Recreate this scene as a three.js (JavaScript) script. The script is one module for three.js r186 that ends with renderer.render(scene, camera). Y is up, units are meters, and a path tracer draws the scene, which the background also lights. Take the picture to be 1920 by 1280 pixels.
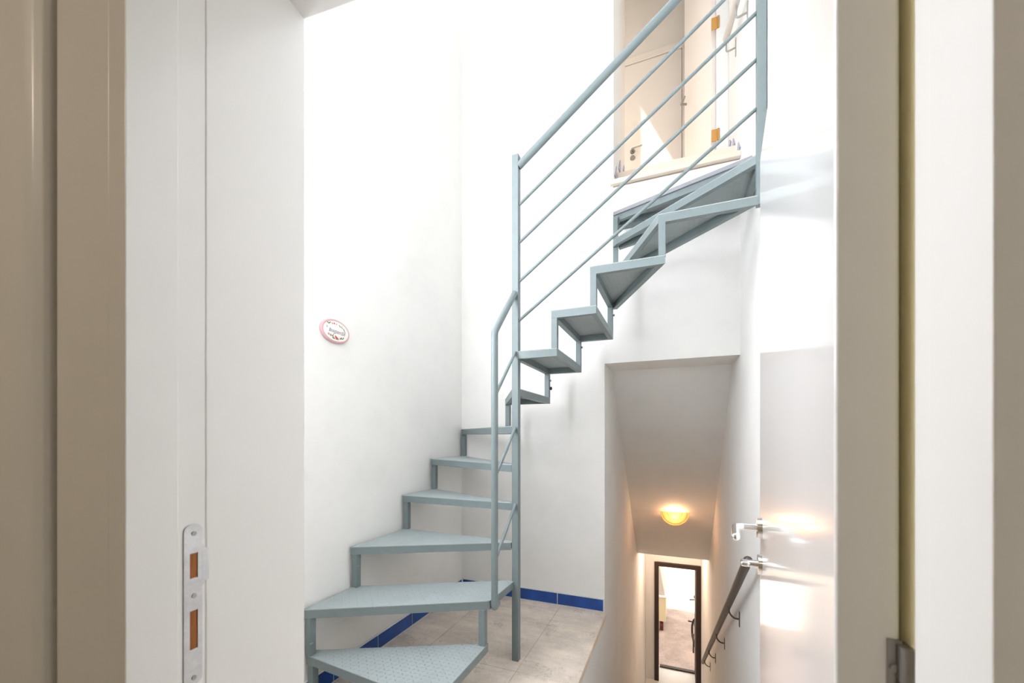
import * as THREE from 'three';
import { RoundedBoxGeometry } from 'three/addons/geometries/RoundedBoxGeometry.js';
import { mergeGeometries, toCreasedNormals } from 'three/addons/utils/BufferGeometryUtils.js';
import { RectAreaLightUniformsLib } from 'three/addons/lights/RectAreaLightUniformsLib.js';

// ------------------------------------------------------------------ camera, sky, sun, daylight, exposure
RectAreaLightUniformsLib.init();
const scene = new THREE.Scene();
const D2R = Math.PI / 180;
const camera = new THREE.PerspectiveCamera(2 * Math.atan(640 / 764) / D2R, 1.5, 0.05, 200);
camera.position.set(0, 1.3, 0);
camera.rotation.y = 21.9 * D2R;
camera.setViewOffset(1920, 1280, 0, -178, 1920, 1280);
camera.focus = 2.4;
camera.userData.fStop = 6.5;
scene.add(camera);

const renderer = new THREE.WebGLRenderer({ antialias: true });
renderer.toneMapping = THREE.LinearToneMapping;
renderer.toneMappingExposure = 1.26;
renderer.shadowMap.enabled = true;
renderer.shadowMap.type = THREE.PCFSoftShadowMap;

const SUN = new THREE.Vector3(1, -2.04, -0.3).normalize();      // the way the sunlight travels
scene.background = new THREE.Color(1, 0.965, 0.925);             // hazy white summer sky
scene.backgroundIntensity = 1.7;

const sun = new THREE.DirectionalLight(0xfff8f0, 15);
sun.position.copy(SUN).multiplyScalar(-40).add(new THREE.Vector3(0, 0, -7));
sun.target.position.set(0, 0, -7);
sun.castShadow = true;
sun.shadow.mapSize.set(4096, 4096);
Object.assign(sun.shadow.camera, { left: -18, right: 18, top: 18, bottom: -18, near: 1, far: 90 });
scene.add(sun, sun.target);

const DAY = 0xf3f6ff;
const WIN = { z: -0.93, y: 2.7, w: 0.86, h: 2.2 };               // frosted window in the left wall, beside the entry door
const ROOF = { x: -0.75, z: -1.75, w: 1.6, d: 1.8 };             // frosted rooflight
const WIN_POWER = 9, ROOF_POWER = 1.3, PANE_GLOW = 3, ROOM_POWER = 0.85, ENTRANCE_POWER = 1.7;
const TURN = 5.2 * D2R;                                          // the entry wall stands at a slight angle
{
  const a = new THREE.RectAreaLight(DAY, WIN_POWER, WIN.w, WIN.h);
  a.position.set(-1.695, WIN.y, WIN.z);
  a.lookAt(1, WIN.y, WIN.z);
  scene.add(a);
  const b = new THREE.RectAreaLight(DAY, ROOF_POWER, ROOF.w, ROOF.d);
  b.position.set(ROOF.x, 7.6, ROOF.z);
  b.lookAt(ROOF.x, 0, ROOF.z);
  scene.add(b);
}
// u to the right along the entry wall, y up, depth away from the camera
function local(u, y, depth) { return new THREE.Vector3(u, y, -depth).applyAxisAngle(new THREE.Vector3(0, 1, 0), TURN); }

// ------------------------------------------------------------------ helpers
let seed = 7;
const rnd = () => { seed = (seed * 1664525 + 1013904223) >>> 0; return seed / 4294967296; };
const used = {};
function numbered(name) { const n = used[name] = (used[name] ?? -1) + 1; return n ? `${name}_${String(n).padStart(3, '0')}` : name; }
function shade(o) { o.castShadow = o.receiveShadow = true; return o; }
function mesh(name, geo, mat, parent) {
  const m = shade(new THREE.Mesh(geo, mat));
  m.name = parent ? name : numbered(name);
  (parent ?? scene).add(m);
  return m;
}
function part(name, geo, mat, parent, count = parent.children.filter((c) => c.name.replace(/_\d{3}$/, '') === name).length) {
  return mesh(count ? `${name}_${String(count).padStart(3, '0')}` : name, geo, mat, parent);
}
function structure(o) { o.userData.kind = 'structure'; return o; }
function thing(name, label, category, group) {
  const g = new THREE.Group(); g.name = numbered(name); scene.add(g);
  g.userData = { label, category }; if (group) g.userData.group = group;
  return g;
}
function room(name) { const g = new THREE.Group(); g.name = name; scene.add(g); return structure(g); }
function uvBox(g) {                                              // uv in metres, by the way each face looks
  if (g.index) g = g.toNonIndexed();
  if (!g.attributes.normal) g.computeVertexNormals();
  const p = g.attributes.position, n = g.attributes.normal, uv = new Float32Array(p.count * 2);
  for (let i = 0; i < p.count; i++) {
    const ax = Math.abs(n.getX(i)), ay = Math.abs(n.getY(i)), az = Math.abs(n.getZ(i));
    const [a, b] = ax > ay && ax > az ? [p.getZ(i), p.getY(i)] : ay > az ? [p.getX(i), p.getZ(i)] : [p.getX(i), p.getY(i)];
    uv[2 * i] = a; uv[2 * i + 1] = b;
  }
  g.setAttribute('uv', new THREE.BufferAttribute(uv, 2));
  return g;
}
function box(x0, x1, y0, y1, z0, z1, r = 0) {
  const w = Math.abs(x1 - x0), h = Math.abs(y1 - y0), d = Math.abs(z1 - z0);
  const g = r ? new RoundedBoxGeometry(w, h, d, 2, Math.min(r, w / 2.01, h / 2.01, d / 2.01)) : new THREE.BoxGeometry(w, h, d);
  g.translate((x0 + x1) / 2, (y0 + y1) / 2, (z0 + z1) / 2);
  return uvBox(g);
}
function shapeOf(pts) { const s = new THREE.Shape(); pts.forEach(([x, y], i) => (i ? s.lineTo(x, y) : s.moveTo(x, y))); s.closePath(); return s; }
// outline in x and y, standing from z0 back to z1 (z1 < z0)
function standing(pts, z0, z1, holes = [], bevel = 0) {
  const s = shapeOf(pts); holes.forEach((h) => s.holes.push(shapeOf(h)));
  const g = new THREE.ExtrudeGeometry(s, { depth: z0 - z1 - 2 * bevel, bevelEnabled: bevel > 0, bevelSize: bevel, bevelThickness: bevel, bevelOffset: -bevel, bevelSegments: 2 });
  g.translate(0, 0, z1 + bevel);
  return uvBox(g);
}
// outline in x and z, lying from y0 up to y1
function lying(pts, y0, y1, bevel = 0) {
  const g = new THREE.ExtrudeGeometry(shapeOf(pts.map(([x, z]) => [x, -z])), { depth: y1 - y0 - 2 * bevel, bevelEnabled: bevel > 0, bevelSize: bevel, bevelThickness: bevel, bevelOffset: -bevel, bevelSegments: 1 });
  g.rotateX(-Math.PI / 2); g.translate(0, y0 + bevel, 0);
  return uvBox(g);
}
// outline in z and y, standing from x0 to x1
function crosswise(pts, x0, x1, holes = []) {
  const s = shapeOf(pts.map(([z, y]) => [-z, y])); holes.forEach((h) => s.holes.push(shapeOf(h.map(([z, y]) => [-z, y]))));
  const g = new THREE.ExtrudeGeometry(s, { depth: x1 - x0, bevelEnabled: false });
  g.rotateY(Math.PI / 2); g.translate(x0, 0, 0);                  // (x, y, z) -> (z, y, -x)
  return uvBox(g);
}
const V = (x, y, z) => new THREE.Vector3(x, y, z);
function bar(a, b, r, segs = 20, caps = true) {
  const d = b.clone().sub(a), g = caps ? new THREE.CapsuleGeometry(r, d.length() - 2 * r * 0.0 , 4, segs) : new THREE.CylinderGeometry(r, r, d.length(), segs);
  g.applyQuaternion(new THREE.Quaternion().setFromUnitVectors(V(0, 1, 0), d.normalize()));
  g.translate((a.x + b.x) / 2, (a.y + b.y) / 2, (a.z + b.z) / 2);
  return g;
}
function tube(pts, r, n = 40, tension = 0.5, type = 'catmullrom') { return new THREE.TubeGeometry(new THREE.CatmullRomCurve3(pts, false, type, tension), n, r, 14); }
function bentTube(pts, r, radius = 0.03, segs = 18) {             // straight runs joined by round bends
  const path = new THREE.CurvePath();
  let at = pts[0];
  for (let i = 1; i < pts.length - 1; i++) {
    const a = pts[i].clone().add(pts[i - 1].clone().sub(pts[i]).setLength(radius)), b = pts[i].clone().add(pts[i + 1].clone().sub(pts[i]).setLength(radius));
    path.add(new THREE.LineCurve3(at, a)); path.add(new THREE.QuadraticBezierCurve3(a, pts[i], b)); at = b;
  }
  path.add(new THREE.LineCurve3(at, pts[pts.length - 1]));
  const P = []; for (const c of path.curves) { const n = c.isLineCurve3 ? 2 : 9; for (let k = 0; k < n; k++) P.push(c.getPoint(k / n)); }
  P.push(pts[pts.length - 1]);
  // sweep a ring along P
  const pos = [], idx = [], up = V(0, 0, 0); let n0 = null;
  P.forEach((p, i) => {
    const t = P[Math.min(i + 1, P.length - 1)].clone().sub(P[Math.max(i - 1, 0)]).normalize();
    if (!n0) { n0 = Math.abs(t.y) < 0.9 ? V(0, 1, 0) : V(1, 0, 0); }
    n0 = n0.clone().sub(t.clone().multiplyScalar(n0.dot(t))).normalize();
    const b = t.clone().cross(n0);
    for (let k = 0; k < segs; k++) { const a = k / segs * 2 * Math.PI; const q = p.clone().add(n0.clone().multiplyScalar(r * Math.cos(a))).add(b.clone().multiplyScalar(r * Math.sin(a))); pos.push(q.x, q.y, q.z); }
    if (i) for (let k = 0; k < segs; k++) { const A = (i - 1) * segs + k, B = (i - 1) * segs + (k + 1) % segs, C = A + segs, E = B + segs; idx.push(A, B, C, B, E, C); }
  });
  for (const [ring, flip] of [[0, 1], [P.length - 1, 0]]) { const c = pos.length / 3, p = P[ring]; pos.push(p.x, p.y, p.z); for (let k = 0; k < segs; k++) { const A = ring * segs + k, B = ring * segs + (k + 1) % segs; flip ? idx.push(c, B, A) : idx.push(c, A, B); } }
  const g = new THREE.BufferGeometry(); g.setAttribute('position', new THREE.Float32BufferAttribute(pos, 3)); g.setIndex(idx); g.computeVertexNormals();
  return uvBox(toCreasedNormals(g, 0.9));
}

// ------------------------------------------------------------------ textures
function noiseField(n, octaves, seedAt) {                          // tiling value noise, 0..1
  const out = new Float32Array(n * n); let amp = 1, total = 0;
  for (const cells of octaves) {
    const grid = new Float32Array(cells * cells); seed = seedAt + cells; for (let i = 0; i < grid.length; i++) grid[i] = rnd();
    for (let y = 0; y < n; y++) for (let x = 0; x < n; x++) {
      const fx = x / n * cells, fy = y / n * cells, ix = Math.floor(fx), iy = Math.floor(fy);
      let tx = fx - ix, ty = fy - iy; tx = tx * tx * (3 - 2 * tx); ty = ty * ty * (3 - 2 * ty);
      const g = (a, b) => grid[((b + cells) % cells) * cells + (a + cells) % cells];
      out[y * n + x] += amp * ((g(ix, iy) * (1 - tx) + g(ix + 1, iy) * tx) * (1 - ty) + (g(ix, iy + 1) * (1 - tx) + g(ix + 1, iy + 1) * tx) * ty);
    }
    total += amp; amp *= 0.62;
  }
  for (let i = 0; i < out.length; i++) out[i] /= total;
  return out;
}
function dataTex(n, fn, srgb, metres) {
  const d = new Uint8Array(n * n * 4);
  for (let y = 0; y < n; y++) for (let x = 0; x < n; x++) { const c = fn(x, y, y * n + x); const i = 4 * (y * n + x); d[i] = c[0]; d[i + 1] = c[1]; d[i + 2] = c[2]; d[i + 3] = 255; }
  const t = new THREE.DataTexture(d, n, n, THREE.RGBAFormat);
  t.wrapS = t.wrapT = THREE.RepeatWrapping; t.magFilter = THREE.LinearFilter; t.minFilter = THREE.LinearMipmapLinearFilter; t.generateMipmaps = true;
  if (srgb) t.colorSpace = THREE.SRGBColorSpace;
  t.repeat.set(1 / metres, 1 / metres); t.needsUpdate = true;
  return t;
}
const fine = noiseField(512, [96, 160, 256], 3), coarse = noiseField(512, [5, 11, 23, 47, 90], 11), blotch = noiseField(512, [7, 15, 33, 64, 128, 256], 23);
const plasterBump = dataTex(512, (x, y, i) => Array(3).fill(255 * (0.55 * fine[i] + 0.45 * coarse[i])), false, 0.6);
const plasterTint = dataTex(512, (x, y, i) => { const v = 252 - 7 * Math.abs(coarse[i] - 0.5) * 2; return [v, v, v - 1]; }, true, 1.7);
const stoneTint = dataTex(512, (x, y, i) => {
  const streak = blotch[((y * 3) % 512) * 512 + (x >> 1)], spot = blotch[i] > 0.67 && fine[i] > 0.5 ? 0.9 : 1, v = (0.92 + 0.2 * (coarse[i] - 0.5) + 0.14 * (streak - 0.5) + 0.08 * (fine[i] - 0.5)) * spot;
  return [250 * v, 235 * v, 219 * v].map((c) => Math.min(255, c));
}, true, 0.9);
const stoneBump = dataTex(512, (x, y, i) => Array(3).fill(255 * (blotch[i] > 0.66 ? 0.2 : 0.6 + 0.3 * (fine[i] - 0.5))), false, 0.9);
const plateBump = dataTex(256, (x, y) => {                         // raised lozenges of checker plate, two ways round
  const c = 64, cx = Math.floor(x / c), cy = Math.floor(y / c), u = x / c - cx - 0.5, v = y / c - cy - 0.5, s = (cx + cy) % 2 ? 1 : -1;
  const a = (u + s * v) * 0.7071, b = (u - s * v) * 0.7071, d = Math.abs(a) / 0.42 + Math.abs(b) / 0.13;
  return Array(3).fill(d < 1 ? 90 + 165 * Math.min(1, (1 - d) * 2.5) : 90);
}, false, 0.1);
const paintTint = dataTex(512, (x, y, i) => { const v = 250 - 16 * Math.abs(coarse[i] - 0.5) * 2 - (fine[i] > 0.66 ? 5 : 0); return [v, v, v]; }, true, 0.8);
const steelTint = dataTex(256, (x, y) => { const v = 205 + 34 * (blotch[(y * 2) * 512 + x] - 0.5) + 16 * (fine[((y * 2) % 512) * 512 + 2 * x] - 0.5); return [v, v, v]; }, true, 0.12);
const woodTint = dataTex(256, (x, y) => { const v = 0.85 + 0.5 * (blotch[(y >> 3) * 512 + x * 2] - 0.5); return [196 * v, 118 * v, 48 * v]; }, true, 0.08);
const paveTint = dataTex(512, (x, y, i) => { const v = (0.85 + 0.3 * (blotch[i] - 0.5)) * (fine[i] > 0.7 ? 0.9 : 1); return [214 * v, 205 * v, 203 * v]; }, true, 2.2);
const glazeTint = dataTex(256, (x, y) => { const v = 0.95 + 0.5 * (coarse[y * 1024 / 2 % 262144 + x] - 0.5); return [6 * v, 74 * v, 160 * v].map((c) => Math.max(0, Math.min(255, c))); }, true, 0.4);

// ------------------------------------------------------------------ materials
const std = (o) => new THREE.MeshStandardMaterial(o), phys = (o) => new THREE.MeshPhysicalMaterial(o);
const M = {
  wall: std({ color: 0xf2f1ee, map: plasterTint, bumpMap: plasterBump, bumpScale: 0.0007, roughness: 0.85 }),
  room: std({ color: 0xe9e4da, map: plasterTint, bumpMap: plasterBump, bumpScale: 0.0007, roughness: 0.85 }),
  cream: std({ color: 0xf5eee6, map: plasterTint, bumpMap: plasterBump, bumpScale: 0.0007, roughness: 0.85 }),
  gloss: phys({ color: 0xebeae6, roughness: 0.34, clearcoat: 0.25, clearcoatRoughness: 0.2 }),
  leaf: phys({ color: 0xeae9e6, roughness: 0.4, clearcoat: 1, clearcoatRoughness: 0.1 }),
  creamGloss: phys({ color: 0xf3eae1, roughness: 0.4 }),
  iron: phys({ color: 0x798687, map: paintTint, roughness: 0.5, clearcoat: 0.15, clearcoatRoughness: 0.4 }),
  plate: phys({ color: 0xa6b0b0, map: paintTint, bumpMap: plateBump, bumpScale: 0.003, roughness: 0.55 }),
  stone: std({ color: 0xffffff, map: stoneTint, bumpMap: stoneBump, bumpScale: 0.0006, roughness: 0.5 }),
  stonePale: std({ color: 0xfff6ea, map: stoneTint, roughness: 0.45 }),
  sill: std({ color: 0xe9dac9, map: plasterTint, roughness: 0.4 }),
  olive: std({ color: 0xe2d8ab, roughness: 0.75 }),
  landing: phys({ color: 0x96979d, map: paintTint, roughness: 0.5 }),
  pennant: phys({ color: 0x9a9dba, roughness: 0.35 }),
  marble: std({ color: 0xf6f3ee, map: plasterTint, roughness: 0.22 }),
  grout: std({ color: 0xd2c4b2, roughness: 0.9 }),
  blue: phys({ color: 0xffffff, map: glazeTint, roughness: 0.3, clearcoat: 0.35, clearcoatRoughness: 0.1 }),
  groutWhite: std({ color: 0xe8e6e0, roughness: 0.9 }),
  steel: std({ color: 0xf0f0f0, map: steelTint, metalness: 0.9, roughness: 0.42 }),
  chrome: std({ color: 0xe9eaea, metalness: 1, roughness: 0.16 }),
  satin: std({ color: 0x9a9894, metalness: 0.9, roughness: 0.4 }),
  wire: std({ color: 0xaaa6a2, metalness: 0.4, roughness: 0.5 }),
  dark: std({ color: 0x3c352d, metalness: 0.3, roughness: 0.5 }),
  brass: std({ color: 0xcf9c58, metalness: 0.75, roughness: 0.4 }),
  wood: std({ color: 0xffffff, map: woodTint, roughness: 0.7 }),
  railDark: std({ color: 0x5f564e, metalness: 0.55, roughness: 0.42 }),
  railPale: std({ color: 0xdcd6cf, roughness: 0.5 }),
  brown: std({ color: 0x33231c, roughness: 0.45 }),
  pave: std({ color: 0xfff0e4, map: paveTint, roughness: 0.9 }),
  white: std({ color: 0xf4f2ee, roughness: 0.8 }),
  rubber: std({ color: 0x1d1b1b, roughness: 0.7 }),
};

// ------------------------------------------------------------------ the setting: hall
const XL = -1.69, XR = 0.395, ZB = -3.06, ZB2 = -3.445, TOP = 8;
const wz0 = WIN.z + WIN.w / 2, wz1 = WIN.z - WIN.w / 2, wy0 = WIN.y - WIN.h / 2, wy1 = WIN.y + WIN.h / 2;
structure(mesh('wall_left', crosswise([[-0.2, -0.25], [ZB2, -0.25], [ZB2, TOP], [-0.2, TOP]], XL - 0.22, XL, [[[wz0, wy0], [wz1, wy0], [wz1, wy1], [wz0, wy1]]]), M.wall));
structure(mesh('wall_back', standing([[XL - 0.22, -0.036], [-0.49, -0.036], [-0.49, 1.84], [XR + 0.2, 1.84], [XR + 0.2, 3.13], [-0.426, 3.13], [-0.426, 5.32], [XR + 0.2, 5.32], [XR + 0.2, TOP], [XL - 0.22, TOP]], ZB, ZB2), M.wall));
structure(mesh('wall_right', box(XR, XR + 0.22, -3.2, TOP, 0.1, -7.55), M.wall));
{
  const [x0, x1, z0, z1] = [ROOF.x - ROOF.w / 2, ROOF.x + ROOF.w / 2, ROOF.z + ROOF.d / 2, ROOF.z - ROOF.d / 2];
  const s = shapeOf([[XL - 0.22, 0.1], [XR + 0.22, 0.1], [XR + 0.22, 3.445], [XL - 0.22, 3.445]]);
  s.holes.push(shapeOf([[x0, -z0], [x1, -z0], [x1, -z1], [x0, -z1]]));
  const g = new THREE.ExtrudeGeometry(s, { depth: 0.3, bevelEnabled: false }); g.rotateX(-Math.PI / 2); g.translate(0, 7.69, 0);
  structure(mesh('ceiling', uvBox(g), M.wall));
  structure(mesh('ceiling_upper', box(-0.98, XR + 0.22, 6.4, 6.6, ZB2, -4.75), M.cream));
  const w = room('window_3');
  part('window_frame', standing([[x0 - 0.03, z1 - 0.03], [x1 + 0.03, z1 - 0.03], [x1 + 0.03, z0 + 0.03], [x0 - 0.03, z0 + 0.03]], 0.03, -0.03, [[[x0 + 0.02, z1 + 0.02], [x1 - 0.02, z1 + 0.02], [x1 - 0.02, z0 - 0.02], [x0 + 0.02, z0 - 0.02]]]).rotateX(Math.PI / 2).translate(0, 7.66, 0), M.gloss, w);
  part('window_pane', box(x0 + 0.02, x1 - 0.02, 7.65, 7.67, z0 - 0.02, z1 + 0.02), std({ color: 0xffffff, emissive: DAY, emissiveIntensity: PANE_GLOW, roughness: 0.6 }), w);
}
// floor of the landing: slab and stone tiles
{
  const f = structure(mesh('floor', lying([[XL, -0.36], [XR, -0.36], [XR, -1.95], [-0.5, -1.95], [-0.5, ZB], [XL, ZB]], -0.034, -0.003), M.grout));
  const cut = (x0, x1, z0, z1) => part('floor_tile', box(x0 + 0.0015, x1 - 0.0015, -0.006, 0, z0 - 0.0015, z1 + 0.0015, 0.0008), M.stone, f);
  const xs = [XL, -1.42, -0.82, -0.475], zs = [-0.36, -0.9, -1.5, -2.1, -2.7, ZB];
  for (let i = 0; i < 3; i++) for (let k = 0; k < 5; k++) cut(xs[i], xs[i + 1], zs[k], zs[k + 1]);
  const xr = [-0.475, 0.02, XR], zr = [-0.36, -0.9, -1.5, -1.97];
  for (let i = 0; i < 2; i++) for (let k = 0; k < 3; k++) cut(xr[i], xr[i + 1], zr[k], zr[k + 1]);
  part('floor_edge', box(-0.4995, -0.475, -0.034, -0.0062, -1.975, ZB, 0.003), M.stonePale, f);
}
// blue tiled skirting
{
  const s = structure(mesh('baseboard_left', box(XL, XL + 0.0085, 0, 0.097, -0.7, ZB + 0.006), M.groutWhite));
  for (let z = -1.997 + 0.3475 * 4; z > ZB + 0.02; z -= 0.3475) {
    const a = Math.min(z, -0.72), b = Math.max(z - 0.3475, ZB + 0.011);
    if (a - b > 0.03) part('baseboard_tile', box(XL + 0.004, XL + 0.011, 0.006, 0.09, a - 0.0025, b + 0.0025, 0.0015), M.blue, s);
  }
  const t = structure(mesh('baseboard_back', box(XL + 0.006, -0.4935, 0, 0.097, ZB, ZB + 0.0085), M.groutWhite));
  for (let x = -0.497; x > XL + 0.03; x -= 0.352) {
    const b = Math.max(x - 0.352, XL + 0.015);
    if (x - b > 0.03) part('baseboard_tile', box(b + 0.0025, x - 0.0025, 0.006, 0.09, ZB + 0.004, ZB + 0.011, 0.0015), M.blue, t);
  }
}
// stairwell going down to the street
structure(mesh('wall_stairwell', crosswise([[-0.3, -3.2], [-7.55, -3.2], [-7.55, 2.9], [ZB2, 2.9], [ZB2, -0.036], [-0.3, -0.036]], -0.72, -0.49), M.wall));
structure(mesh('ceiling_passage', crosswise([[ZB2, 1.84], [-5.8, -0.29], [-7.56, -0.29], [-7.56, 2.92], [ZB2, 2.92]], -0.49, XR), M.wall));
{
  const st = room('floor_lower_stairs');
  for (let i = 0; i < 14; i++) {
    const y = -0.2107 * (i + 1), z = -1.95 - 0.323 * i;
    part('step', box(-0.49, XR, y - 0.3, y, z, z - 0.34, 0.004), M.marble, st);
  }
  structure(mesh('floor_entrance', box(-0.72, XR, -3.2, -2.95, -6.45, -8.06), M.marble));
}
structure(mesh('wall_stairwell_front', box(-0.5, XR, -3.2, -0.26, -1.5, -1.94), M.wall));
// street front with its doorway, as high as the house
structure(mesh('wall_street', standing([[-18, -3.2], [-0.31, -3.2], [-0.31, -0.88], [0.39, -0.88], [0.39, -3.2], [4, -3.2], [4, 15.6], [-9.05, 15.6], [-9.05, 16.4], [-18, 16.4]], -7.55, -8.05), M.wall));
structure(mesh('pavement', box(-12, 12, -3.2, -2.97, -8.05, -30), M.pave));
structure(mesh('wall_opposite', box(-10, 10, -2.97, 5, -15, -15.4), M.white));

// ------------------------------------------------------------------ upper doorway and the room behind it
structure(mesh('trim_sill', box(-0.445, XR, 3.137, 3.172, ZB + 0.035, -3.299, 0.004), M.sill));
structure(mesh('floor_upper', lying([[-0.426, -3.3], [XR, -3.3], [XR, -4.5], [-1, -4.5], [-1, -3.78], [-0.426, -3.78]], 2.93, 3.385, 0.003), M.sill));
structure(mesh('wall_upper_far', box(-1, XR, 3.15, 6.4, -4.5, -4.7), M.cream));
structure(mesh('wall_upper_left', crosswise([[ZB2, 3.15], [-4.5, 3.15], [-4.5, 6.4], [ZB2, 6.4]], -0.98, -0.8, [[[-3.82, 3.9], [-4.336, 3.9], [-4.336, 6.11], [-3.82, 6.11]]]), M.cream));
{
  const w = room('window_1');
  part('window_frame', crosswise([[-3.8, 3.88], [-4.356, 3.88], [-4.356, 6.13], [-3.8, 6.13]], -1.0, -0.98, [[[-3.82, 3.9], [-4.336, 3.9], [-4.336, 6.11], [-3.82, 6.11]]]), M.gloss, w);
  part('window_pane', box(-0.976, -0.972, 3.9, 6.11, -3.82, -4.336), phys({ color: 0xffffff, transmission: 1, roughness: 0, thickness: 0, ior: 1.45 }), w);
}
// three-cornered blue-grey tiles that step up along the reveals beside the marble steps
for (const [side, x0, tris] of [['trim_reveal_left', -0.426, [[-3.197, 3.25, 3.37], [-3.425, 3.44, 3.56], [-3.7, 3.6, 3.69]]], ['trim_reveal_right', XR - 0.007, [[-3.12, 3.195, 3.285], [-3.378, 3.39, 3.485], [-3.595, 3.55, 3.62]]]]) {
  const g = room(side);
  for (const [z, y0, y1] of tris) part('skirting_tile', crosswise([[z + 0.085, y0], [z - 0.085, y0], [z, y1]], x0, x0 + 0.007), M.pennant, g);
}
// door frame of the upper doorway with its half open leaf and brass hinges
{
  const d = room('door_2');
  const zf = -3.7, xh = 0.306;
  part('door_frame', standing([[xh, 3.15], [XR, 3.15], [XR, 5.7], [-0.426, 5.7], [-0.426, 5.6], [xh, 5.6]], zf, zf - 0.06, [], 0.003), M.gloss, d);
  const lf = new THREE.Group(); lf.name = 'door_leaf'; lf.position.set(xh, 3.16, zf - 0.05); lf.rotation.y = 17.8 * D2R; d.add(lf);
  part('door_panel', box(-0.04, 0, 0, 2.42, 0, -0.62, 0.003), M.creamGloss, lf);
  part('handle', mergeGeometries([bar(V(-0.04, 1.34, -0.56), V(-0.09, 1.34, -0.56), 0.009), bar(V(-0.09, 1.34, -0.56), V(-0.09, 1.34, -0.47), 0.008)]), M.satin, lf);
  for (const y of [4.666, 3.754]) part('hinge', mergeGeometries([uvBox(box(xh - 0.036, xh + 0.014, y - 0.048, y + 0.048, zf + 0.004, zf - 0.002)), uvBox(bar(V(xh + 0.014, y - 0.046, zf + 0.006), V(xh + 0.014, y + 0.046, zf + 0.006), 0.008, 12, false))]), M.brass, d);
}
structure(mesh('wall_upper_return', box(-0.8, -0.426, 3.15, 6.4, ZB2, -3.78), M.cream));
// cream door on the far wall of the upper room
{
  const d = room('door_3');
  part('door_frame', standing([[-0.6, 3.15], [-0.52, 3.15], [-0.52, 5.24], [0.062, 5.24], [0.062, 3.15], [0.13, 3.15], [0.13, 5.31], [-0.6, 5.31]], -4.47, -4.5, [], 0.003), M.creamGloss, d);
  part('door_panel', box(-0.515, 0.056, 3.16, 5.233, -4.475, -4.499, 0.003), M.creamGloss, d);
  for (const y of [4.311, 4.243]) part('rosette', new THREE.CylinderGeometry(0.024, 0.026, 0.012, 24).rotateX(Math.PI / 2).translate(-0.424, y, -4.469), M.satin, d);
  part('handle', mergeGeometries([bar(V(-0.424, 4.311, -4.47), V(-0.424, 4.311, -4.42), 0.009), bar(V(-0.424, 4.311, -4.42), V(-0.33, 4.318, -4.42), 0.008)]), M.satin, d);
}

// ------------------------------------------------------------------ the entry wall, its frame and the room the camera stands in (turned a little)
const turned = (o) => { o.rotation.y = TURN; return o; };
structure(turned(mesh('wall_front', standing([[-2.4, -0.2], [-0.6, -0.2], [-0.6, 2.1], [1.3, 2.1], [1.3, TOP], [-2.4, TOP]], -0.375, -0.605), M.wall)));
structure(turned(mesh('wall_front_right', box(0.262, 1.3, -0.2, 2.1, -0.375, -0.425), M.wall)));
{
  const w = room('window_2'), f = 0.05, pane = std({ color: 0xffffff, emissive: DAY, emissiveIntensity: PANE_GLOW, roughness: 0.6 });
  part('window_frame', crosswise([[wz0, wy0], [wz1, wy0], [wz1, wy1], [wz0, wy1]], XL - 0.06, XL - 0.008, [[[wz0 - f, wy0 + f], [wz1 + f, wy0 + f], [wz1 + f, WIN.y - f / 2], [wz0 - f, WIN.y - f / 2]], [[wz0 - f, WIN.y + f / 2], [wz1 + f, WIN.y + f / 2], [wz1 + f, wy1 - f], [wz0 - f, wy1 - f]]]), M.gloss, w);
  for (const [a, b] of [[wy0 + f, WIN.y - f / 2], [WIN.y + f / 2, wy1 - f]]) part('window_pane', box(XL - 0.04, XL - 0.03, a, b, wz0 - f, wz1 + f), pane, w);
}
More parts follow.
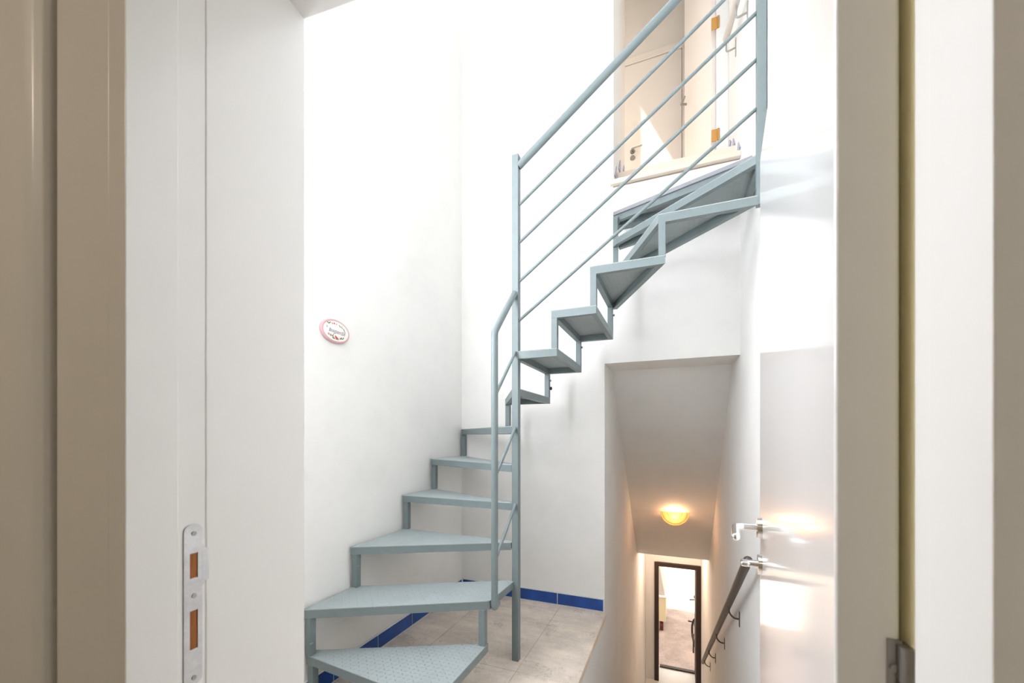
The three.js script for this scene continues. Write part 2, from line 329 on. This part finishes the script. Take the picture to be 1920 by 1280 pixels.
{
  const f = turned(room('trim_1'));
  // one outline in u and y for each layer of the frame, all running up the left, over the head and down the right
  const arch = (l, r, top, out) => [[l - out, 0], [l, 0], [l, top], [r, top], [r, 0], [r + out, 0], [r + out, top + out], [l - out, top + out]];
  part('door_stop', standing(arch(-0.5825, 0.217, 2.07, 0.03), -0.3336, -0.3928, [], 0.0012), M.gloss, f);
  part('door_rebate', standing([[-0.61, 0], [-0.5845, 0], [-0.5845, 2.072], [0.25, 2.072], [0.25, 2.1], [-0.61, 2.1]], -0.3928, -0.4298), M.gloss, f);
  part('hinge_jamb', box(0.2185, 0.25, 0, 2.072, -0.3928, -0.411), M.gloss, f);
  part('bare_edge', box(0.2245, 0.262, 0, 2.07, -0.4112, -0.449, 0.001), M.olive, f).userData.label = 'unpainted olive wooden back edge of the frame';
  part('jamb_lining', standing([[-0.61, 0], [-0.5832, 0], [-0.5832, 2.07], [0.262, 2.07], [0.262, 2.1], [-0.61, 2.1]], -0.4295, -0.611, [], 0.002), M.gloss, f);
  // room-side casing with a raised outer member
  part('casing', standing([[-0.713, 0], [-0.612, 0], [-0.612, 2.1], [0.262, 2.1], [0.262, 0], [0.36, 0], [0.36, 2.2], [-0.713, 2.2]], -0.334, -0.376, [], 0.002), M.gloss, f);
  const s = new THREE.Shape(); s.moveTo(-0.7297, -0.376); s.lineTo(-0.7297, -0.34); s.quadraticCurveTo(-0.7297, -0.3175, -0.8, -0.3135); s.lineTo(-0.87, -0.311); s.lineTo(-0.87, -0.376); s.closePath();
  const g = new THREE.ExtrudeGeometry(s, { depth: 2.2, bevelEnabled: false, curveSegments: 16 }); g.rotateX(-Math.PI / 2); g.scale(1, 1, -1);
  const ix = g.index; g.deleteAttribute('normal'); { const p = g.attributes.position; for (let i = 0; i < p.count; i += 3) { for (const at of ['position', 'uv']) { const a = g.attributes[at], n = a.itemSize; for (let k = 0; k < n; k++) { const t = a.array[(i + 1) * n + k]; a.array[(i + 1) * n + k] = a.array[(i + 2) * n + k]; a.array[(i + 2) * n + k] = t; } } } } g.computeVertexNormals();
  part('casing_moulding', uvBox(toCreasedNormals(g, 0.5)), M.gloss, f);
  // strike plate on the left: in the frame's depth runs along -z, so the outline is drawn in z and y
  const sp = new THREE.Shape(), za = 0.4, zb = 0.4245, y0 = 0.957, y1 = 1.178, r = 0.01;
  sp.moveTo(za, y0 + r); sp.quadraticCurveTo(za, y0, za + r, y0); sp.lineTo(zb - r, y0); sp.quadraticCurveTo(zb, y0, zb, y0 + r);
  sp.lineTo(zb, 1.09); sp.lineTo(zb + 0.0045, 1.096); sp.lineTo(zb + 0.0045, 1.143); sp.lineTo(zb, 1.15); sp.lineTo(zb, y1 - r); sp.quadraticCurveTo(zb, y1, zb - r, y1); sp.lineTo(za + r, y1); sp.quadraticCurveTo(za, y1, za, y1 - r); sp.closePath();
  const hole = (a, b, c, d) => { const h = new THREE.Path(); h.moveTo(a, c); h.lineTo(b, c); h.lineTo(b, d); h.lineTo(a, d); h.closePath(); sp.holes.push(h); };
  hole(0.4075, 0.4185, 1.104, 1.139); hole(0.4075, 0.4185, 1.006, 1.06);
  const pg = new THREE.ExtrudeGeometry(sp, { depth: 0.0012, bevelEnabled: true, bevelSize: 0.0004, bevelThickness: 0.0004, bevelSegments: 1, curveSegments: 10 });
  pg.rotateY(Math.PI / 2); pg.translate(-0.5843, 0, 0);
  const plate = part('strike_plate', uvBox(pg), M.steel, f); plate.userData.label = 'brushed steel strike plate with two bolt openings';
  part('strike_lip', box(-0.5842, -0.5826, 1.097, 1.142, -0.424, -0.4335, 0.0006), M.steel, plate);
  for (const [a, b] of [[1.103, 1.14], [1.005, 1.061]]) part('bolt_pocket', box(-0.5846, -0.5841, a, b, -0.4065, -0.4195), M.wood, plate);
  for (const y of [1.166, 1.08, 0.967]) part('screw', new THREE.CylinderGeometry(0.0032, 0.0032, 0.001, 16).rotateZ(Math.PI / 2).translate(-0.5822, y, -0.413), M.satin, plate);
}
structure(turned(mesh('wall_room_left', box(-2.0, -1.8, -0.2, 2.7, 2.9, -0.376), M.room)));
structure(turned(mesh('wall_room_right', box(1.5, 1.7, -0.2, 2.7, 2.9, -0.376), M.room)));
structure(turned(mesh('wall_room_back', box(-2, 1.7, -0.2, 2.7, 2.9, 3.1), M.room)));
structure(turned(mesh('ceiling_room', box(-2, 1.7, 2.6, 2.9, 3.1, -0.376), M.room)));
structure(turned(mesh('floor_room', box(-2, 1.7, -0.2, 0, 3.1, -0.376), M.stone)));

// ------------------------------------------------------------------ the entry door, swung out into the hall
{
  const d = room('door_1');
  d.position.copy(local(0.175, 0, 0.44)); d.rotation.y = TURN - 10.6 * D2R;       // its own -z runs along the leaf, +x into its thickness
  part('door_leaf', box(0, 0.045, 0.012, 2.05, 0, -0.83, 0.0035), M.leaf, d);
  const hy = 1.062, ky = 0.967, hz = -0.772;
  const h = part('lever_handle', new THREE.CylinderGeometry(0.0255, 0.0265, 0.011, 32).rotateZ(Math.PI / 2).translate(-0.0055, hy, hz), M.chrome, d);
  part('lever', mergeGeometries([bentTube([V(-0.008, hy, hz), V(-0.06, hy, hz), V(-0.062, hy - 0.004, hz + 0.115)], 0.0095, 0.02), uvBox(new THREE.SphereGeometry(0.0096, 20, 14).scale(1, 1, 0.8).translate(-0.062, hy - 0.004, hz + 0.115))]), M.chrome, h);
  const k = part('thumb_turn', new THREE.CylinderGeometry(0.0255, 0.0265, 0.009, 32).rotateZ(Math.PI / 2).translate(-0.0045, ky, hz), M.chrome, d);
  part('turn_neck', new THREE.CylinderGeometry(0.009, 0.011, 0.026, 20).rotateZ(Math.PI / 2).translate(-0.02, ky, hz), M.chrome, k);
  part('turn_knob', new RoundedBoxGeometry(0.022, 0.014, 0.03, 4, 0.006).translate(-0.038, ky, hz), M.chrome, k);
  for (const y of [1.83, 1.091, 0.22]) {
    const g = part('hinge', mergeGeometries([bar(V(0.0525, y + 0.001, 0.003), V(0.0525, y + 0.031, 0.003), 0.0105, 24, false), bar(V(0.0525, y - 0.053, 0.003), V(0.0525, y - 0.001, 0.003), 0.0105, 24, false), bar(V(0.0525, y - 0.052, 0.003), V(0.0525, y + 0.03, 0.003), 0.0095, 24, false)]), M.satin, d);
    part('hinge_plate', box(0.036, 0.046, y - 0.05, y + 0.034, 0.0015, -0.001), M.satin, g);
    part('screw', new THREE.CylinderGeometry(0.0035, 0.0035, 0.002, 14).rotateX(Math.PI / 2).translate(0.041, y + 0.01, 0.0022), M.satin, g);
  }
}

// ------------------------------------------------------------------ the street door
{
  const d = room('door_4');
  part('door_frame', standing([[-0.345, -2.95], [-0.275, -2.95], [-0.275, -0.955], [0.318, -0.955], [0.318, -2.95], [0.393, -2.95], [0.393, -0.885], [-0.345, -0.885]], -7.52, -7.6, [], 0.004), M.brown, d);
  part('threshold', box(-0.275, 0.33, -2.955, -2.925, -7.98, -8.06, 0.004), M.brown, d);
  const lf = part('door_leaf', box(0.312, 0.372, -2.93, -0.96, -7.6, -8.03, 0.004), M.brown, d);
  part('handle', mergeGeometries([bar(V(0.325, -2.2, -7.68), V(0.28, -2.2, -7.68), 0.01), bar(V(0.28, -2.42, -7.68), V(0.28, -2.1, -7.68), 0.012)]), M.satin, lf);
}

// ------------------------------------------------------------------ the painted iron stair
const stair = thing('iron_staircase', 'pale blue-grey painted iron staircase winding from the landing to the upper doorway', 'staircase');
const PF = -2.192, PX0 = -0.883, PX1 = -0.843, BAR = 0.03;
function inset(pts, w) {
  const n = pts.length, area = pts.reduce((s, p, i) => { const q = pts[(i + 1) % n]; return s + p[0] * q[1] - q[0] * p[1]; }, 0), sg = area > 0 ? 1 : -1;
  const lines = pts.map((p, i) => { const q = pts[(i + 1) % n], dx = q[0] - p[0], dz = q[1] - p[1], L = Math.hypot(dx, dz); const nx = -dz / L * sg, nz = dx / L * sg; return { x: p[0] + nx * w, z: p[1] + nz * w, dx: dx / L, dz: dz / L }; });
  return pts.map((p, i) => {
    const a = lines[(i + n - 1) % n], b = lines[i], den = a.dx * b.dz - a.dz * b.dx;
    let x = (a.x + b.x) / 2, z = (a.z + b.z) / 2;
    if (Math.abs(den) > 1e-4) { const t = ((b.x - a.x) * b.dz - (b.z - a.z) * b.dx) / den; x = a.x + a.dx * t; z = a.z + a.dz * t; }
    const L = Math.hypot(x - p[0], z - p[1]), m = 4.5 * w; if (L > m) { x = p[0] + (x - p[0]) * m / L; z = p[1] + (z - p[1]) * m / L; }
    return [x, z];
  });
}
const XW = -1.674;
const T = [null,
  { y: 0.235, p: [[XW, -1.47], [-0.896, -1.39], [-0.896, -1.905], [XW, -1.52]] },
  { y: 0.462, p: [[XW, -1.45], [-0.88, -1.887], [-0.872, PF], [-0.9, -2.2], [XW, -1.795]] },
  { y: 0.688, p: [[XW, -1.76], [PX0, PF + 0.004], [PX0, -2.225], [XW, -2.255]] },
  { y: 0.914, p: [[XW, -2.224], [PX0, -2.2], [PX0, -2.232], [XW, -2.59]] },
  { y: 1.137, p: [[XW, -2.557], [PX0, PF], [PX0 + 0.01, -2.232], [XW, -3.05]] },
  { y: 1.361, p: [[XW, -3.02], [PX0, PF], [PX1 - 0.01, -2.236], [-1.16, -2.83], [-1.2, -2.86], [XW, -3.05]] },
  { y: 1.58, p: [[-1.195, -2.832], [PX0, -2.2], [PX1 - 0.005, -2.2], [-0.84, -2.832]] },
  { y: 1.792, p: [[-0.875, -2.232], [PX1, -2.232], [PX1, PF], [-0.612, PF], [-0.612, -2.832], [-0.875, -2.832]] },
  { y: 2.004, p: [[-0.647, PF], [-0.395, PF], [-0.395, -2.832], [-0.647, -2.832]] },
  { y: 2.216, p: [[-0.43, PF], [-0.048, PF], [-0.372, -2.862], [-0.428, -2.862]] },
  { y: 2.426, p: [[-0.083, PF], [0.36, PF], [-0.355, -2.865], [-0.398, -2.865]] },
  { y: 2.636, p: [[-0.4, -2.845], [-0.37, -2.8], [0.355, -2.222], [0.388, -2.222], [0.388, -2.62], [-0.36, -2.9], [-0.4, -2.9]] },
  { y: 2.847, p: [[-0.402, -2.868], [0.39, -2.572], [0.39, -2.965], [-0.402, -2.965]] },
];
T.forEach((t, i) => {
  if (!t) return;
  const thick = i === 13 ? 0.024 : 0.005;
  const tr = part('tread', lying(t.p, t.y - thick, t.y, 0.0012), i === 13 ? M.landing : M.plate, stair);
  const pts = i === 13 ? inset(t.p, 0.012) : inset(t.p, 0.001), q = inset(pts, BAR), n = pts.length;
  const y0 = i === 13 ? t.y - 0.064 : t.y - 0.044;
  for (let k = 0; k < n; k++) {
    const a = pts[k], b = pts[(k + 1) % n];
    if (Math.hypot(a[0] - b[0], a[1] - b[1]) < 0.05) continue;
    part('edge_bar', lying([a, b, q[(k + 1) % n], q[k]], y0, t.y - thick), M.iron, tr);
  }
});
const post = (x, z, y0, y1, s = 0.034) => part('riser_post', box(x - s / 2, x + s / 2, y0, y1, z - s / 2, z + s / 2, 0.002), M.iron, stair);
// along the left wall
post(-1.655, -1.495, 0, T[1].y - 0.044);
[[2, -1.48], [3, -1.787], [4, -2.25], [5, -2.583], [6, -3.035]].forEach(([k, z]) => post(-1.655, z, T[k - 1].y, T[k].y - 0.044));
post(-0.915, -1.878, T[1].y, T[2].y - 0.044);
post(-1.165, -2.822, T[6].y, T[7].y - 0.044);
// along the back
post(-0.857, -2.815, T[7].y, T[8].y - 0.044); post(-0.629, -2.815, T[8].y, T[9].y - 0.044); post(-0.412, -2.815, T[9].y, T[10].y - 0.044);
for (const k of [11, 12, 13]) post(-0.383, -2.862, T[k - 1].y, T[k].y - 0.044, 0.032);
// along the open front
post(-0.629, PF - 0.017, T[8].y, T[9].y - 0.044); post(-0.412, PF - 0.017, T[9].y, T[10].y - 0.044); post(-0.065, PF - 0.017, T[10].y, T[11].y - 0.044);
part('center_post', box(PX0, PX1, 0, 2.933, PF, PF - 0.04, 0.003), M.iron, stair);
part('end_post', box(0.352, 0.392, 2.384, 3.86, PF, PF - 0.04, 0.003), M.iron, stair);
part('wall_beam', box(-0.4, 0.38, 2.76, 2.8, -2.93, -2.965, 0.002), M.iron, stair);
// railing between the posts
{
  const zr = PF - 0.02, L = [2.879, 2.653, 2.433, 2.207, 1.981], R = [3.762, 3.516, 3.302, 3.081, 2.85];
  L.forEach((y, i) => part(i ? 'rail_rod' : 'handrail', bar(V(PX1 - 0.005, y - 0.01, zr), V(0.36, R[i], zr), i ? 0.0085 : 0.021, 20, false), M.iron, stair));
  // low railing at the foot, with its bent tube
  part('foot_rail', bentTube([V(-0.868, 0.43, -1.95), V(-0.853, 0.43, -1.885), V(-0.853, 1.83, -1.885), V(-0.863, 2.125, PF + 0.006)], 0.0175, 0.022), M.iron, stair);
  [[1.511, 1.787], [1.097, 1.35], [0.672, 0.908]].forEach(([a, b]) => part('rail_rod', bar(V(-0.853, a, -1.895), V(-0.86, b, PF), 0.0085, 16, false), M.iron, stair));
}
for (const [x, y, z] of [[-0.836, 1.7, -2.815], [-0.39, 2.12, -2.815], [-0.608, 1.92, -2.815]]) part('bolt', new THREE.CylinderGeometry(0.007, 0.008, 0.012, 6).rotateZ(Math.PI / 2).translate(x, y, z), M.iron, stair);
for (const [x, y, z] of [[-0.2, 2.783, -2.926], [-1.63, 0.58, -1.77], [-1.63, 0.3, -1.46], [-1.632, 1.03, -2.56]]) part('bolt', new THREE.CylinderGeometry(0.006, 0.007, 0.02, 6).rotateX(Math.PI / 2).translate(x, y, z), M.iron, stair);

part('wall_plug', new THREE.SphereGeometry(0.011, 16, 10).scale(0.7, 1.2, 1).translate(-0.832, 1.645, -2.822), M.rubber, stair);

// ------------------------------------------------------------------ oval name plaque
{
  const g = thing('wall_plaque', 'small oval ceramic name plaque with pink rim and painted flowers on the white wall', 'plaque');
  g.position.set(XL, 1.858, -1.66); g.rotation.y = Math.PI / 2;
  const e = new THREE.Shape(); e.absellipse(0, 0, 0.098, 0.062, 0, 2 * Math.PI);
  const b = new THREE.ExtrudeGeometry(e, { depth: 0.006, bevelEnabled: true, bevelSize: 0.006, bevelThickness: 0.005, bevelOffset: -0.006, bevelSegments: 4, curveSegments: 48 }); b.translate(0, 0, 0.005);
  part('plaque_body', b, phys({ color: 0xd3a5aa, roughness: 0.35, clearcoat: 0.6 }), g);
  const c = document.createElement('canvas'); c.width = 640; c.height = 400; const k = c.getContext('2d');
  k.fillStyle = '#f4efe9'; k.fillRect(0, 0, 640, 400);
  const rose = (x, y, s, col) => { k.fillStyle = col; for (let i = 0; i < 5; i++) { const a = i * 1.257 + x; k.beginPath(); k.ellipse(x + s * 0.6 * Math.cos(a), y + s * 0.6 * Math.sin(a), s * 0.6, s * 0.4, a, 0, 7); k.fill(); } };
  const sprig = (x, y, a, s) => { k.fillStyle = '#77805c'; k.beginPath(); k.ellipse(x, y, s, s * 0.35, a, 0, 7); k.fill(); };
  [[330, 340, 30, '#b5463f'], [300, 312, 22, '#c4605a'], [365, 352, 20, '#c8735c'], [130, 290, 22, '#cc8a86'], [180, 305, 24, '#c77a78'], [220, 62, 18, '#cf8e84'], [270, 52, 20, '#bd6f66'], [325, 56, 17, '#d09a94'], [420, 330, 20, '#c98a7c']].forEach((r) => rose(...r));
  [[230, 320, 0.5, 36], [255, 352, 0.1, 40], [240, 290, -1.2, 30], [440, 318, -0.9, 34], [480, 320, -0.3, 36], [505, 300, -1.1, 28], [120, 70, 0.4, 38], [160, 58, -0.5, 32], [410, 74, 0.9, 34], [465, 90, 0.9, 34], [520, 130, 1.1, 36], [545, 175, 1.3, 30], [90, 150, 1.3, 24]].forEach((r) => sprig(...r));
  k.save(); k.translate(150, 222); k.transform(1, 0.05, -0.28, 1, 0, 0); k.fillStyle = '#54435c'; k.font = 'bold 98px serif'; k.fillText('Bouganville', -20, 12, 420); k.restore();
  const t = new THREE.CanvasTexture(c); t.colorSpace = THREE.SRGBColorSpace;
  const f = new THREE.CircleGeometry(1, 64), p = f.attributes.position; for (let i = 0; i < p.count; i++) { const x = p.getX(i), y = p.getY(i); p.setXYZ(i, x * 0.086, y * 0.052, 0.0163 + 0.003 * (1 - x * x - y * y)); } f.computeVertexNormals();
  part('painted_face', f, phys({ color: 0xffffff, map: t, roughness: 0.3, clearcoat: 0.6 }), g);
}

// ------------------------------------------------------------------ half-round wall lamp on the sloping ceiling of the stairwell
{
  const g = thing('wall_sconce', 'glowing half-round amber glass wall lamp over the lower stairs', 'lamp');
    const z = -4.985; g.position.set(-0.012, 1.84 - 2.13 / 2.355 * (-3.445 - z) , z);
  g.rotation.x = -6 * D2R;
  const prof = []; for (let i = 0; i <= 40; i++) { const t = i / 40, r = 0.152 * Math.cos(t * Math.PI / 2) + 0.0, h = 0.09 * Math.sin(t * Math.PI / 2); const w = 0.0055 * (Math.floor(t * 6.0) % 2); prof.push(new THREE.Vector2(Math.max(0.0005, r + w * 0.6), h + w)); }
  const shell = new THREE.LatheGeometry(prof, 48, Math.PI / 2, Math.PI); shell.rotateX(Math.PI / 2);
  const bb = shell; bb.computeBoundingBox();
  if (bb.boundingBox.max.y > 0.05) shell.rotateZ(Math.PI);
  const glass = phys({ color: 0xffc184, transmission: 0.55, roughness: 0.75, thickness: 0, side: THREE.DoubleSide, emissive: 0xff9a2a, emissiveIntensity: 0.1 });
  part('glass_shade', shell, glass, g);
  part('shade_rim', new THREE.TorusGeometry(0.152, 0.004, 10, 48, Math.PI).rotateZ(Math.PI), phys({ color: 0xffe0b0, roughness: 0.2, transmission: 0.5, thickness: 0 }), g).position.z = 0.004;
  part('back_plate', new THREE.CylinderGeometry(0.05, 0.05, 0.006, 32).rotateX(Math.PI / 2).translate(0, -0.06, 0.003), M.brass, g);
  part('mount', crosswise([[0, -0.1], [-0.115, -0.1], [-0.005, -0.01], [0, -0.01]], -0.03, 0.03), M.gloss, g);
  part('bulb', new THREE.SphereGeometry(0.022, 24, 16).scale(1.4, 1, 0.8).translate(0, -0.045, 0.04), std({ color: 0xffe7bf, emissive: 0xffc070, emissiveIntensity: 1.6 }), g);
  const l = new THREE.PointLight(0xffd0a0, 0.17, 0, 2); l.position.set(0, -0.045, 0.04); l.castShadow = true; l.shadow.radius = 1; g.add(l);
}

// ------------------------------------------------------------------ ceiling lamp over the street entrance, behind the edge of the sloping ceiling
{
  const g = thing('entrance_lamp', 'small round ceiling lamp over the landing by the street door', 'lamp');
  g.position.set(-0.05, -0.29, -6.6);
  part('lamp_base', new THREE.CylinderGeometry(0.09, 0.09, 0.025, 32).translate(0, -0.0125, 0), M.gloss, g);
  part('bulb', new THREE.SphereGeometry(0.07, 32, 16, 0, Math.PI * 2, Math.PI / 2, Math.PI / 2).translate(0, -0.025, 0), std({ color: 0xffeede, emissive: 0xffd2b0, emissiveIntensity: 3, side: THREE.DoubleSide }), g);
  const l = new THREE.PointLight(0xffdcc2, ENTRANCE_POWER, 0, 2); l.position.set(0, -0.06, 0); l.castShadow = true; l.shadow.radius = 3; g.add(l);
}

// ------------------------------------------------------------------ the lamp of the room behind the camera
{
  const g = thing('ceiling_lamp', 'round warm ceiling lamp of the room inside the entry door', 'lamp');
  g.position.copy(local(-0.85, 2.6, -1.1));
  part('lamp_base', new THREE.CylinderGeometry(0.07, 0.07, 0.05, 32).translate(0, -0.025, 0), M.gloss, g);
  part('bulb', new THREE.SphereGeometry(0.06, 32, 20).translate(0, -0.11, 0), std({ color: 0xffe7c8, emissive: 0xffd09a, emissiveIntensity: 4 }), g);
  const l = new THREE.PointLight(0xfff2e0, ROOM_POWER, 0, 2); l.position.set(0, -0.11, 0); l.castShadow = true; l.shadow.radius = 3; g.add(l);
}

// ------------------------------------------------------------------ handrails on the right wall
{
  const g = thing('stair_handrail', 'dark round metal handrail sloping down the lower stairwell wall on curved brackets', 'handrail');
  const y = (z) => 0.836 - 0.652 * (-z - 2.074), x = 0.33;
  part('rail', bar(V(x, y(-2.3), -2.3), V(x, y(-5.95), -5.95), 0.0215), M.railDark, g);
  for (const z of [-3.083, -3.974, -4.841, -5.562]) {
    const b = part('bracket', tube([V(x, y(z) - 0.018, z), V(x + 0.004, y(z) - 0.06, z), V(x + 0.03, y(z) - 0.09, z), V(XR, y(z) - 0.095, z)], 0.006, 24), M.railDark, g);
    part('bracket_plate', box(XR - 0.005, XR, y(z) - 0.145, y(z) - 0.045, z - 0.013, z + 0.013, 0.002), M.railDark, b);
  }
}
{
  const g = thing('upper_handrail', 'pale round handrail on grey wire brackets beside the upper doorway', 'handrail');
  const y = (z) => 4.145 - 0.478 * (z + 3.286), x = 0.333;
  part('rail', bar(V(x, y(-3.27), -3.27), V(x, y(-2.36), -2.36), 0.021), M.railPale, g);
  for (const z of [-3.26, -2.75]) {
    const b = part('bracket', bentTube([V(x, y(z) - 0.018, z), V(x, y(z) - 0.1, z), V(XR, y(z) - 0.085, z)], 0.0055, 0.02, 12), M.wire, g);
    part('bracket_plate', box(XR - 0.005, XR, y(z) - 0.145, y(z) - 0.025, z - 0.012, z + 0.012, 0.002), M.wire, b);
  }
}

// ------------------------------------------------------------------ outside: bicycle and cart
{
  const g = thing('bicycle', 'dark bicycle standing outside the street door, partly behind its frame', 'bicycle');
  g.position.set(0.42, -2.97, -8.75);
  const R = 0.33;
  const wheel = (z, turn) => { const w = part('wheel', new THREE.TorusGeometry(R, 0.019, 10, 48).rotateY(Math.PI / 2 + turn).translate(0, R + 0.019, z), M.rubber, g); const sp = []; for (let i = 0; i < 14; i++) { const a = i * Math.PI / 7; sp.push(bar(V(0, 0, 0), V(0, (R - 0.02) * Math.cos(a), (R - 0.02) * Math.sin(a)), 0.002, 6, false)); } part('spokes', mergeGeometries(sp).rotateY(turn).translate(0, R + 0.019, z), M.satin, w); };
  wheel(0, 0.35); wheel(-1.03, 0);
  const rods = [[V(0, 0.35, 0), V(0, 0.78, -0.16)], [V(0, 0.72, -0.14), V(0, 0.74, -0.62)], [V(0, 0.66, -0.12), V(0, 0.29, -0.56)], [V(0, 0.29, -0.56), V(0, 0.82, -0.7)], [V(0, 0.29, -0.56), V(0, 0.35, -1.03)], [V(0, 0.7, -0.66), V(0, 0.35, -1.03)], [V(0, 0.78, -0.16), V(0, 0.98, -0.22)]];
  part('frame', mergeGeometries(rods.map(([a, b]) => bar(a, b, 0.016, 10, false))), M.dark, g);
  part('handlebar', tube([V(-0.16, 1.02, -0.1), V(-0.1, 1.0, -0.18), V(0, 0.99, -0.22), V(0.16, 1.0, -0.18), V(0.27, 1.02, -0.1)], 0.012, 30), M.dark, g);
  part('saddle', new THREE.SphereGeometry(0.12, 20, 12).scale(0.6, 0.3, 1.1).translate(0, 0.86, -0.72), M.rubber, g);
  part('crank', mergeGeometries([bar(V(-0.05, 0.29, -0.56), V(-0.07, 0.42, -0.5), 0.01, 8), bar(V(-0.07, 0.42, -0.5), V(-0.17, 0.43, -0.49), 0.016, 8)]), M.dark, g);
}
{
  const g = thing('street_cart', 'cream boxy cart with a slanted upper part and dark red wheel outside', 'cart');
  g.position.set(-0.2, -2.97, -9.5);
  part('lower_box', box(-0.75, 0, 0.22, 0.75, -0.9, 0, 0.01), std({ color: 0xd9cba8, roughness: 0.7 }), g);
  part('ledge', box(-0.78, 0.03, 0.75, 0.79, -0.93, 0.03, 0.01), M.white, g);
  const s = standing([[-0.72, 0.79], [-0.02, 0.79], [-0.13, 1.42], [-0.72, 1.42]], -0.02, -0.88, [], 0.01); part('upper_box', s, std({ color: 0xc9bfb4, roughness: 0.7 }), g);
  for (const [x, z] of [[-0.09, -0.1], [-0.65, -0.1], [-0.09, -0.8], [-0.65, -0.8]]) part('wheel', new THREE.CylinderGeometry(0.1, 0.1, 0.07, 28).rotateZ(Math.PI / 2).translate(x, 0.1, z), std({ color: 0x5a1f1c, roughness: 0.6 }), g);
}

renderer.render(scene, camera);
